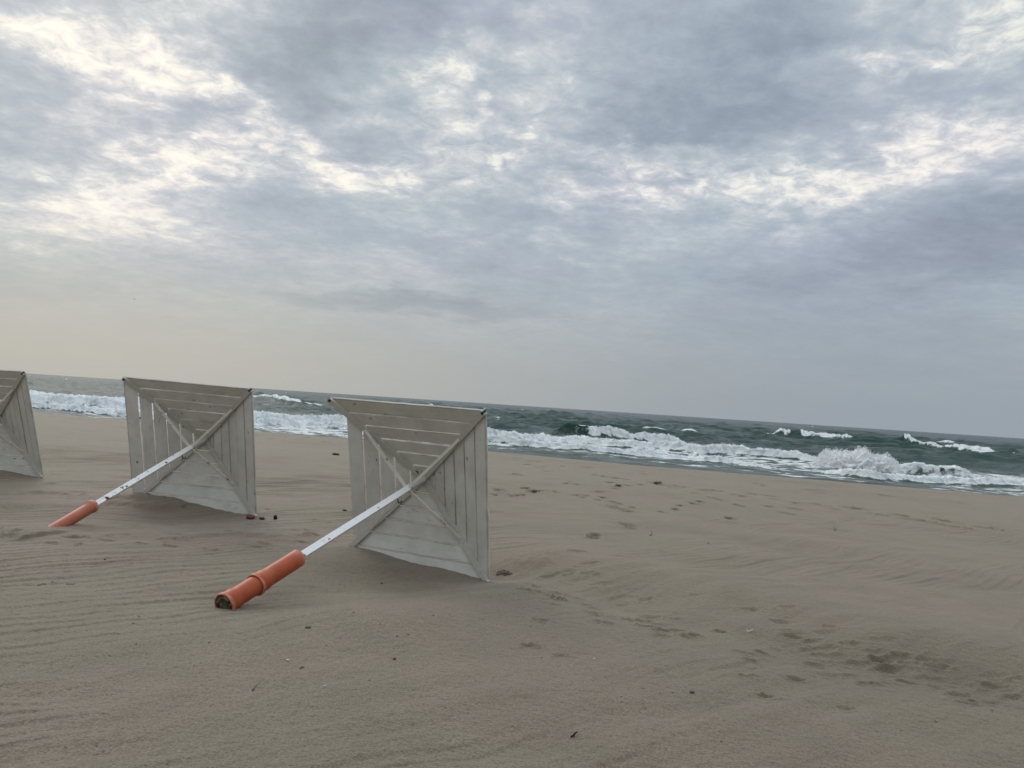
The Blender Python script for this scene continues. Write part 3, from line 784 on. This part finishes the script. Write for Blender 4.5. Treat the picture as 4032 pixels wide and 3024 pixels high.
# spray thrown up where the bore breaks
def spray():
    bm = bmesh.new()
    def drop(x, y, z, r):
        vs = [bm.verts.new((x + dx * r * random.uniform(.6, 1.3), y + dy * r * random.uniform(.6, 1.3), z + dz * r * random.uniform(.6, 1.4))) for dx, dy, dz in ((1, 0, 0), (0, 1, 0), (-1, 0, 0), (0, -1, 0), (0, 0, 1), (0, 0, -1))]
        for a, b, c in ((0, 1, 4), (1, 2, 4), (2, 3, 4), (3, 0, 4), (1, 0, 5), (2, 1, 5), (3, 2, 5), (0, 3, 5)): bm.faces.new((vs[a], vs[b], vs[c]))
    def top(du):                     # outline of the burst along the shore
        return max(0, (1 - abs(du / 2.5) ** 5)) * (1.06 + .13 * math.sin(du * 3.1 + 1) + .07 * math.sin(du * 5.3) + .035 * math.sin(du * 11 + 2))
    # dense core of the burst: a lumpy dome
    na, nv = 120, 60
    g = []
    for i in range(nv + 1):
        row = []
        for j in range(na + 1):
            du = -2.5 + 5.0 * j / na; a = math.pi * i / nv
            h = top(du) * .93; th = 1.7 * max(.02, 1 - abs(du / 2.5) ** 2.2)
            nz = float(1 + .20 * fbm(np.array([du * 2.6 + 5]), np.array([a * 3.4]), 5, 500)[0])
            x, y = unshore(18.6 + du, 12.9 - math.cos(a) * th * nz)
            row.append(bm.verts.new((x, y, SEA + .02 + h * math.sin(a) ** .8 * nz)))
        g.append(row)
    for i in range(nv):
        for j in range(na): bm.faces.new((g[i][j], g[i][j + 1], g[i + 1][j + 1], g[i + 1][j]))
    for i in range(2600):
        du = random.uniform(-2.7, 2.7); dv = random.gauss(0, .5)
        h = top(du * .97) * math.exp(-(dv / 1.4) ** 2)
        k = .95 + random.gauss(0, .07)
        z = h * k * (1.0 + abs(random.gauss(0, .07)))
        x, y = unshore(18.6 + du, 12.9 + dv)
        drop(x, y, SEA + .05 + z, random.uniform(.012, .040))
    # loose drops just above the foaming crests, wherever the sea is high and white
    gx, gy, gz, gf = SEA_DATA
    hi = np.where((gf > .85) & (gz - SEA > .34) & (np.hypot(gx, gy) < 190) & (np.abs(np.arctan2(gx, gy)) < .75))
    pick = np.random.default_rng(9).choice(len(hi[0]), 9000)
    for k in pick:
        i, j = hi[0][k], hi[1][k]
        r = random.uniform(.008, .024)
        drop(gx[i, j] + random.gauss(0, .05), gy[i, j] + random.gauss(0, .05), gz[i, j] + abs(random.gauss(0, .05)), r)
    m, nn, b = mat('white_spray'); tr = nn.nt.nodes.new('ShaderNodeBsdfTranslucent'); tr.inputs[0].default_value = (.92, .93, .93, 1); ms = nn.nt.nodes.new('ShaderNodeMixShader'); ms.inputs[0].default_value = .35; nn.link(b.outputs[0], ms.inputs[1]); nn.link(tr.outputs[0], ms.inputs[2]); nn.link(ms.outputs[0], nn.nt.nodes['Material Output'].inputs[0]); b.inputs['Base Color'].default_value = (.86, .88, .88, 1); b.inputs['Roughness'].default_value = .8
    p = nn.coord(); nn.put(b.inputs['Base Color'], nn.mix(nn.noise(p, 1.5, 3), (.93, .94, .94), (.96, .96, .96)))
    b.inputs['Subsurface Weight'].default_value = 0
    o = obj('wave_spray', bm, m, None, True); o['kind'] = 'stuff'
    o['label'] = 'white spray thrown up by the waves breaking near the shore'; o['category'] = 'spray'
spray()

# ------------------------------------------------------------------ small things lying on the sand
bpy.context.view_layer.update()
DEPS = bpy.context.evaluated_depsgraph_get()
def sand_point(px, py):
    d = Vector(ray(px, py)); ok, loc, nrm, *_ = sand.ray_cast(Vector(CAMP), d)
    return (loc, nrm) if ok else (Vector(ground_at(px, py)), Vector((0, 0, 1)))

def tag(o, label, cat, group=None):
    o['label'] = label; o['category'] = cat
    if group: o['group'] = group
    return o

def stone_bm(sx, sy, sz, seed, rough=.15, sub=3):
    bm = bmesh.new(); bmesh.ops.create_icosphere(bm, subdivisions=sub, radius=1)
    rnd = np.random.default_rng(seed); o = rnd.uniform(0, 50, 2)
    for v in bm.verts:
        k = 1 + rough * float(fbm(np.array([v.co.x * 1.3 + o[0] + v.co.z]), np.array([v.co.y * 1.3 + o[1] - v.co.z * .7]), 3, 7)[0])
        v.co = Vector((v.co.x * sx * k, v.co.y * sy * k, v.co.z * sz * k))
    return bm

def put_stone(name, px, py, w, h, label, cat, m, seed, group=None, rough=.2, rot=None, sink=.25):
    p, n = sand_point(px, py); d = (p - Vector(CAMP)).length
    W = w * d / F / 2; H = h * d / F / 2
    o = obj(name, stone_bm(W, W * .8, H, seed, rough), m, None, True)
    o.location = p + Vector((0, 0, H * (1 - 2 * sink))); o.rotation_euler = (0, 0, 0 if rot is None else rot)
    return tag(o, label, cat, group)

M_RED = simple('red_brick_stone', (.165, .045, .028), .75, .4, 40, (.06, .02, .015), .003)
M_DARK = simple('dark_stone', (.022, .018, .022), .55, .3, 50, (.01, .01, .01), .002)
M_BLACK = simple('black_bark', (.012, .011, .012), .8, .4, 80, (.004, .004, .004), .003)
M_BROWN = simple('brown_pebble', (.10, .075, .06), .7, .3, 60, (.04, .03, .025), .002)
M_WOOD = simple('bleached_driftwood', (.22, .18, .14), .8, .35, 70, (.07, .055, .04), .002)
M_WET = simple('dark_buried_wood', (.17, .125, .085), .85, .6, 28, (.012, .010, .008), .008)
M_SHELL = simple('white_shell', (.78, .77, .74), .45, .12, 60, (.5, .48, .42), .001)
M_CLUMP = simple('brown_clump_strands', (.15, .10, .07), .8, .5, 50, (.03, .02, .014), .004)
M_STRAW = simple('dry_stalk', (.13, .10, .075), .8, .3, 60, (.05, .04, .03), .001)

put_stone('stone', 986, 2043, 33, 17, 'rounded red brown stone beside the corner of the umbrella', 'stone', M_RED, 3, rough=.12, sink=.12)
put_stone('stone', 1031, 2045, 22, 10, 'flat dark oval stone just right of the red stone', 'stone', M_DARK, 4, rough=.1, sink=.1)
put_stone('bark_chunk', 1083, 2046, 13, 15, 'knobbly black chunk right of the red and the dark stone', 'bark', M_BLACK, 5, rough=.8, sink=.05)
put_stone('bark_chip', 1358, 2012, 14, 7, 'black chip against the left panel of the nearest umbrella', 'bark', M_BLACK, 6, rough=.7)
put_stone('pebble', 2724, 2728, 17, 10, 'brown pebble at the right end of the dark specks', 'pebble', M_BROWN, 8, rough=.2)

# exposed dark wood beside the near umbrella
def driftwood():
    p, n = sand_point(1982, 2258)
    bm = bmesh.new()
    for (dx, dy, dz, L, w, a, tl) in [(-.02, .04, .018, .10, .022, .7, .25), (.0, .0, .012, .12, .026, .55, .2), (.05, -.02, .012, .09, .022, .5, .1), (-.045, -.03, .01, .06, .018, .8, .15), (.03, .05, .012, .07, .018, .3, .1)]:
        c = Vector((dx, dy, dz)); d = Vector((math.cos(a), math.sin(a), tl)).normalized() * L / 2
        k = 5; prev = None
        b2 = stone_bm(L / 2, w * .95, w * .75, int(100 * (dx + 1)), .5, 2)
        R = d.to_track_quat('X', 'Z').to_matrix().to_4x4(); R.translation = c
        me = bpy.data.meshes.new('tmp'); b2.to_mesh(me); b2.free(); me.transform(R); bm.from_mesh(me); bpy.data.meshes.remove(me)
    o = obj('driftwood', bm, M_WET, None, True); o.location = p - Vector((0, 0, .012))
    tag(o, 'dark splintered wood poking out of the sand beside the nearest umbrella', 'driftwood')
driftwood()

def tube(bm, pts, r0, r1, seg=6):
    rings = []
    for i, p in enumerate(pts):
        d = (pts[min(i + 1, len(pts) - 1)] - pts[max(i - 1, 0)]).normalized()
        s = d.cross(Vector((.13, .2, 1))).normalized(); t = s.cross(d)
        r = r0 + (r1 - r0) * i / (len(pts) - 1)
        rings.append([bm.verts.new(p + (s * math.cos(2 * math.pi * k / seg) + t * math.sin(2 * math.pi * k / seg)) * r) for k in range(seg)])
    for a, b in zip(rings, rings[1:]):
        for k in range(seg): bm.faces.new((a[k], a[(k + 1) % seg], b[(k + 1) % seg], b[k]))
    bm.faces.new(rings[0][::-1]); bm.faces.new(rings[-1])

def put_twig(name, px, py, strands, label, cat, m, r0=.003, r1=.0015, lift=.003):
    """strands: lists of (dx, dy) photograph pixels from (px, py), dz metres"""
    p, n = sand_point(px, py); bm = bmesh.new(); d = (p - Vector(CAMP)).length
    for st in strands:
        pts = []
        for (dx, dy, dz) in st:
            q, _ = sand_point(px + dx, py + dy); pts.append(q - p + Vector((0, 0, lift + dz)))
        if len(pts) == 2: pts.insert(1, (pts[0] + pts[1]) / 2 + Vector((.002, 0, .002)))
        tube(bm, pts, r0, r1)
    o = obj(name, bm, m, None, True); o.location = p
    return tag(o, label, cat)
put_twig('driftwood_stick', 1211, 2473, [[(-10, 0, .002), (12, -1, .002)]], 'short pale grey stick below the orange pipe foot', 'stick', M_WOOD, .0065, .006, .003)
put_twig('twig', 718, 1999, [[(0, 0, 0), (-4, -14, .01)], [(0, 0, 0), (16, -6, .02), (30, -10, .025)]], 'thin forked twig in front of the umbrella with the salmon pipe', 'twig', M_STRAW, .003, .0015)
put_twig('twig', 1190, 2632, [[(-9, 3, 0), (0, -1, .004), (7, 1, .002)]], 'short dark curved twig beside a white shell bit', 'twig', M_BLACK, .003, .0022)
put_twig('twig', 1000, 2708, [[(-6, 12, 0), (4, 3, .006), (24, -8, .012)]], 'brown twig leaning out of the sand below the pipe', 'twig', M_STRAW, .0035, .0015)
put_twig('seaweed_scrap', 2258, 2900, [[(-10, 4, 0), (0, 0, .003), (4, 2, 0)], [(0, 0, .004), (10, -7, .008), (13, -9, .006)]], 'dark torn scrap lying nearest the bottom of the photo', 'seaweed', M_BLACK, .0042, .0034)
put_twig('stalk', 3286, 2090, [[(0, 0, 0), (-8, -12, .05), (-16, -18, .08)], [(0, 0, 0), (2, -10, .06), (1, -16, .09)], [(0, 0, 0), (12, -5, .03), (20, -9, .05)]], 'dry branching stalk standing in the sand on the right', 'plant', M_STRAW, .003, .0012)
put_twig('twig', 2562, 2106, [[(-6, 2, 0), (4, 2, .002), (5, -4, .02), (0, -6, .022)]], 'small black hooked twig right of the nearest umbrella', 'twig', M_BLACK, .004, .003)
put_twig('bark_sliver', 165, 2305, [[(-18, 3, 0), (0, -2, .004), (18, -2, .001)]], 'thin curved brown bark sliver left of the pale feather', 'bark', M_STRAW, .003, .002)
put_twig('feather', 285, 2302, [[(-22, 0, .002), (0, 2, .004), (14, 0, .003)]], 'pale ragged feather lying on the rippled sand', 'feather', M_WOOD, .004, .0015)
put_twig('twig', 2955, 2488, [[(-14, -4, .003), (-10, 2, .002), (0, -2, .004), (10, -5, .003)]], 'bleached white twig among the footprints on the right', 'twig', M_SHELL, .0028, .002)
put_twig('twig', 1553, 2597, [[(-6, 0, 0), (6, 0, .001)]], 'dark blunt splinter with a pale end on the bare foreground', 'twig', M_BROWN, .005, .0045)

def put_shell(px, py, w, h, rot, label):
    p, n = sand_point(px, py); d = (p - Vector(CAMP)).length; W = w * d / F / 2; H = h * d / F / 2
    bm = bmesh.new(); nu, nv = 10, 6; g = []
    for i in range(nv + 1):
        row = []
        for j in range(nu + 1):
            a = (j / nu - .5) * 1.9; r = i / nv
            rib = 1 + .06 * math.cos(j * math.pi)
            row.append(bm.verts.new((math.sin(a) * r * W * 1.2, (math.cos(a) * r - .5) * W * 1.6, H * (1 - (r - .35) ** 2 * 1.6) * rib * .6)))
        g.append(row)
    for i in range(nv):
        for j in range(nu): bm.faces.new((g[i][j], g[i + 1][j], g[i + 1][j + 1], g[i][j + 1]))
    bmesh.ops.remove_doubles(bm, verts=bm.verts, dist=1e-6)
    bmesh.ops.solidify(bm, geom=bm.faces, thickness=.001)
    o = obj('shell_fragment', bm, M_SHELL, None, True); o.location = p + Vector((0, 0, H * .3)); o.rotation_euler = (.25, .2, rot)
    tag(o, label, 'shell')
put_shell(1133, 2603, 13, 12, .6, 'white notched shell bit below the orange pipe foot')
put_shell(1278, 2706, 8, 14, 1.4, 'narrow upright white shell bit on the bare foreground')
put_shell(2339, 2596, 10, 8, 1.9, 'tiny white shell bit right of the nearest umbrella')

# clods of disturbed sand on the trodden strip, shaped as weed clumps
def clump(px, py, w, h, label, seed):
    p, n = sand_point(px, py); d = (p - Vector(CAMP)).length; W = w * d / F / 2; H = h * d / F
    bm = bmesh.new(); r = random.Random(seed)
    for i in range(22):
        c = Vector((r.gauss(0, W * .4), r.gauss(0, W * .35), H * r.uniform(.0, .55)))
        a = r.uniform(0, 6.28); L = W * r.uniform(.25, .6)
        pts = [c + Vector((math.cos(a) * L * t, math.sin(a) * L * t, H * .25 * math.sin(t * 3.1 + i))) for t in (-1, -.3, .4, 1)]
        tube(bm, pts, H * .16, H * .07, 5)
    o = obj('brown_clump', bm, M_CLUMP, None, True); o.location = p
    tag(o, label, 'seaweed')
clump(1320, 1792, 30, 11, 'brown clump far off just left of the nearest umbrella', 1)
clump(2103, 1936, 36, 11, 'larger brown sand clod right of the nearest umbrella', 2)
clump(2586, 1904, 36, 10, 'brown sand clod beside the wheel line below the curling wave', 3)
clump(2434, 1914, 24, 9, 'small brown sand clod left of the clod by the wheel line', 4)

# loose dark specks: individual little pebbles that share three meshes
PEB = [obj('pebble', stone_bm(1, .8, .55, 40 + k, .5, 2), [M_BLACK, M_DARK, M_BROWN][k], None, True) for k in range(3)]
spots = [(413, 2204, 9), (206, 2292, 7), (881, 2257, 8), (824, 2530, 8), (432, 2583, 7), (465, 2497, 6), (546, 2428, 8), (524, 2455, 7), (633, 2461, 7), (535, 2537, 7), (420, 2736, 6), (345, 2603, 5), (380, 2938, 7), (789, 2611, 5), (764, 2622, 5), (995, 2718, 8),
         (1392, 2412, 8), (1502, 2299, 10), (1706, 2423, 7), (1563, 2506, 11), (1607, 2499, 9), (1607, 2545, 5), (1584, 2543, 6), (1592, 2566, 5), (1375, 2557, 6), (1454, 2681, 7), (1179, 2768, 8), (1285, 2543, 7), (1498, 2458, 7), (1770, 2420, 6), (1888, 2481, 5), (1637, 2473, 5),
         (2176, 2512, 6), (2251, 2516, 6), (2133, 2590, 6), (2388, 2674, 7), (2788, 2140, 8), (2254, 2130, 5), (2352, 2120, 5), (2338, 2667, 4), (2282, 2760, 5), (2840, 2920, 7), (2505, 2977, 6), (2445, 2744, 6), (2449, 2763, 6), (2528, 2758, 6), (2531, 2771, 6), (2534, 2712, 6), (2474, 2710, 5), (2648, 2729, 9), (2600, 2731, 6), (2378, 2762, 5), (2540, 2791, 5), (2618, 2765, 5), (2690, 2722, 5), (2347, 2775, 5), (2352, 2752, 4), (3548, 2877, 7), (4003, 2753, 7), (3906, 2798, 6), (3930, 2835, 5), (3685, 2843, 6), (3700, 2782, 5), (2600, 2170, 5), (3330, 2175, 6), (2900, 2155, 5), (3100, 2150, 6),
         (1260, 2301, 4), (1339, 2290, 4), (1337, 2302, 5), (1334, 2323, 5), (1356, 2311, 5), (1309, 2305, 4), (1334, 2329, 4), (1276, 2328, 4), (1237, 2348, 4), (1231, 2337, 4), (1426, 2322, 4), (1290, 2323, 5), (1449, 2233, 4), (625, 2256, 6), (713, 2256, 5), (625, 2312, 6), (652, 2305, 5)]
rp = random.Random(21)
for k in range(6):
    cx, cy = rp.choice([(1130, 2440), (1300, 2320), (2470, 2760), (1640, 2520), (300, 2480), (2640, 2728), (3650, 2850), (1500, 2880), (2500, 2950)])
    spots.append((cx + rp.gauss(0, 90), cy + rp.gauss(0, 32), rp.uniform(3.5, 5.5)))
for k, (px, py, w) in enumerate(spots):
    if not (0 < px < 4032 and py < 3020): continue
    src = PEB[(k * 7 + k // 3) % 3] if k > 2 else PEB[k]
    o = src if k < 3 else src.copy()
    if k >= 3: COL.objects.link(o)
    p, n = sand_point(px, py); d = (p - Vector(CAMP)).length; s = .85 * w * d / F / 2
    o.location = p + Vector((0, 0, s * .25)); o.scale = (s * rp.uniform(.8, 1.25), s, s * rp.uniform(.7, 1.2)); o.rotation_euler = (rp.uniform(-.3, .3), rp.uniform(-.3, .3), rp.uniform(0, 6.28))
    tag(o, 'tiny dark pebble lying loose on the bare foreground sand', 'pebble', 'tiny dark pebbles scattered over the sand')

# a gull far out over the water
def gull():
    d = Vector(ray(529, 1178)); p = Vector(CAMP) + d.normalized() * 240
    bm = bmesh.new()
    b2 = stone_bm(.20, .075, .07, 9, .05, 2); me = bpy.data.meshes.new('t'); b2.to_mesh(me); b2.free(); bm.from_mesh(me); bpy.data.meshes.remove(me)
    for s in (-1, 1):
        prev = None
        secs = [(0, 0, .10, 0), (.22, .12, .09, .02), (.48, .09, .06, -.02), (.62, .03, .02, -.06)]
        rows_ = []
        for (y, z, c, x) in secs:
            rows_.append([bm.verts.new((x + c, s * y, z)), bm.verts.new((x, s * y, z + .012)), bm.verts.new((x - c, s * y, z)), bm.verts.new((x, s * y, z - .008))])
        for a, b in zip(rows_, rows_[1:]):
            for k in range(4): bm.faces.new((a[k], a[(k + 1) % 4], b[(k + 1) % 4], b[k]))
        bm.faces.new(rows_[0]); bm.faces.new(rows_[-1][::-1])
    o = obj('gull', bm, simple('grey_feathers', (.2, .2, .2), .8, .2, 20), None, True)
    o.location = p; o.rotation_euler = (.1, 0, 1.2)
    tag(o, 'tiny gull flying far off under the clouds', 'bird')
gull()

# ------------------------------------------------------------------ sky
SUN_AZ, SUN_EL = math.radians(-32), math.radians(30)
w = bpy.data.worlds.new('World'); S.world = w; w.use_nodes = True
nt = w.node_tree; nt.nodes.clear(); n = NT(nt)
out = nt.nodes.new('ShaderNodeOutputWorld'); bg = nt.nodes.new('ShaderNodeBackground'); n.link(bg.outputs[0], out.inputs[0])
sky = nt.nodes.new('ShaderNodeTexSky'); sky.sky_type = 'NISHITA'; sky.sun_disc = False; sky.sun_elevation = SUN_EL; sky.sun_rotation = SUN_AZ; sky.air_density = 1.2; sky.dust_density = 2.5
D = n.vec('NORMALIZE', n.coord('Generated')); dx, dy, dz = n.xyz(D)
el = n.math('ARCSINE', dz); azn = n.math('ARCTAN2', dx, dy)
den = n.math('ADD', n.math('MAXIMUM', dz, 0.0), .16)
P = n.comb(n.math('DIVIDE', dx, den), n.math('DIVIDE', dy, den), 0.0)
wn = n.noise(P, 1.5, 7, .62, 0, color=True)
wn2 = n.noise(P, 6.0, 5, .6, 0, color=True)
rise = n.map(el, .02, .30, .15, 1.0)
wv = n.vec('ADD', n.vec('MULTIPLY', n.vec('SUBTRACT', wn, (.5, .5, .5)), (.34, .20, 0)), n.vec('MULTIPLY', n.vec('SUBTRACT', wn2, (.5, .5, .5)), (.09, .07, 0)))
Q = n.vec('ADD', n.comb(azn, el, 0.0), n.vec('SCALE', wv, rise))
def azel(x, y):
    d = ray(x * C2, y * C2); d = d / np.linalg.norm(d)
    return math.atan2(d[0], d[1]), math.asin(d[2])
# cloud masses: place (2212-px photograph), half-size across / up in px, strength
BL = [(180, 300, 520, 260, .035), (330, 110, 200, 90, .20), (60, 60, 160, 70, .22), (545, 195, 60, 40, .20), (430, 165, 90, 50, .16), (620, 270, 80, 45, .26), (480, 335, 200, 50, .16), (800, 360, 110, 50, .24), (950, 190, 70, 60, .18), (720, 320, 70, 40, .14), (220, 390, 240, 110, .24),
      (60, 470, 180, 70, .16), (320, 480, 220, 50, .08), (1090, 290, 70, 35, .2), (1000, 300, 150, 80, .06), (1700, 385, 300, 60, .13), (1380, 335, 150, 45, .18), (1330, 440, 170, 40, .18), (1950, 330, 210, 50, .14), (2120, 240, 160, 50, .18), (1900, 105, 130, 35, .15), (2150, 60, 110, 60, .15), (1560, 430, 220, 50, .14),
      (1230, 170, 110, 120, .08), (1050, 80, 100, 80, .08), (1470, 300, 60, 20, .15), (1000, 170, 40, 50, .15), (360, 380, 60, 25, .12),
      (650, 160, 160, 110, -.24), (860, 60, 220, 110, -.22), (660, 80, 90, 60, -.10), (1480, 90, 320, 110, -.15), (1430, 230, 220, 100, -.22), (1750, 240, 210, 60, -.20), (1720, 60, 190, 70, -.14), (120, 260, 190, 100, -.12), (40, 400, 100, 50, -.22), (290, 320, 140, 35, -.14), (620, 440, 240, 50, -.08),
      (2150, 470, 250, 90, -.16), (2000, 560, 320, 110, -.13), (1750, 560, 290, 80, -.11), (1900, 700, 400, 120, -.10), (1060, 570, 190, 40, -.12), (880, 655, 320, 24, -.22), (1500, 640, 400, 90, -.08), (2050, 150, 150, 35, -.10), (1100, 450, 230, 70, -.07), (470, 250, 90, 25, -.12), (1450, 400, 70, 20, -.12), (1260, 350, 50, 18, -.12)]
acc = None
for (x, y, sx, sy, amp) in BL:
    a, e = azel(x, y)
    dlt = n.vec('MULTIPLY', n.vec('SUBTRACT', Q, (a, e, 0)), (1661 / sx / 1.15, 1661 / sy / 1.15, 0))
    v = n.map(n.vec('LENGTH', dlt), 0.15, 1.15, amp, 0.0, True)
    acc = v if acc is None else n.math('ADD', acc, v)
N1 = n.noise(P, 1.7, 10, .58, .25); N2 = n.noise(P, 6.0, 8, .60, .35)
kk = n.map(el, .03, .28, .10, 1.0)
N3 = n.noise(P, 20.0, 6, .62, .3)
tex = n.math('ADD', n.math('ADD', n.math('MULTIPLY', n.math('SUBTRACT', N1, .5), .85), n.math('MULTIPLY', n.math('SUBTRACT', N2, .5), .42)), n.math('MULTIPLY', n.math('SUBTRACT', N3, .5), .22))
t = n.math('ADD', n.math('ADD', .555, acc), n.math('MULTIPLY', tex, kk))
N4 = n.noise(P, 13.0, 8, .66, .5)
t = n.math('ADD', t, n.math('MULTIPLY', n.math('MULTIPLY', n.math('SUBTRACT', N4, .5), 1.25), n.math('MULTIPLY', n.map(t, .50, .75, .25, 1.0, True), kk)))
cl = n.ramp(t, [(0.0, (.235, .275, .330)), (.28, (.318, .370, .440)), (.5, (.420, .480, .545)), (.72, (.62, .65, .675)), (.88, (.86, .85, .80)), (1.0, (.98, .96, .86))])
hue = n.noise(P, 1.3, 3, .5)
cl = n.mix(n.map(hue, .35, .65, 0, 1, True), n.mix(1.0, cl, (.985, 1.005, 1.0), 'MULTIPLY'), n.mix(1.0, cl, (1.015, .992, 1.02), 'MULTIPLY'))
# low sky: smooth, warm and pale to the left, blue-grey to the right
warm = n.map(azn, -.55, .45, 1.0, 0.0, True)
low = n.mix(warm, (.305, .352, .395), (.472, .468, .435))
lowf = n.map(el, .015, .22, .92, 0.0, True)
low2 = n.mix(1.0, low, n.mix(n.map(t, .2, .8), (.86, .87, .90), (1.12, 1.11, 1.08)), 'MULTIPLY')
c = n.mix(lowf, cl, low2)
c = n.mix(n.math('MULTIPLY', warm, .45), c, (1.03, 1.01, .96), 'MULTIPLY')
lift = n.map(el, .50, 1.1, 1.0, 2.4, True)        # an overcast sky is brightest overhead
c = n.mix(1.0, c, n.comb(lift, lift, lift), 'MULTIPLY')
c10 = n.mix(1.0, c, (10., 10., 10.), 'MULTIPLY')
n.link(n.mix(.975, sky.outputs[0], c10), bg.inputs[0]); bg.inputs[1].default_value = .1

sl = bpy.data.lights.new('sun', 'SUN'); sl.energy = .9; sl.angle = math.radians(25); sl.color = (1, .95, .86)
so = bpy.data.objects.new('sun', sl); COL.objects.link(so)
sdv = Vector((math.sin(SUN_AZ) * math.cos(SUN_EL), math.cos(SUN_AZ) * math.cos(SUN_EL), math.sin(SUN_EL)))
so.rotation_euler = (-sdv).to_track_quat('-Z', 'Y').to_euler()

S.cycles.diffuse_bounces = 6; S.cycles.max_bounces = 12
S.view_settings.view_transform = 'Standard'; S.view_settings.look = 'None'
S.view_settings.exposure = 0; S.view_settings.gamma = 1
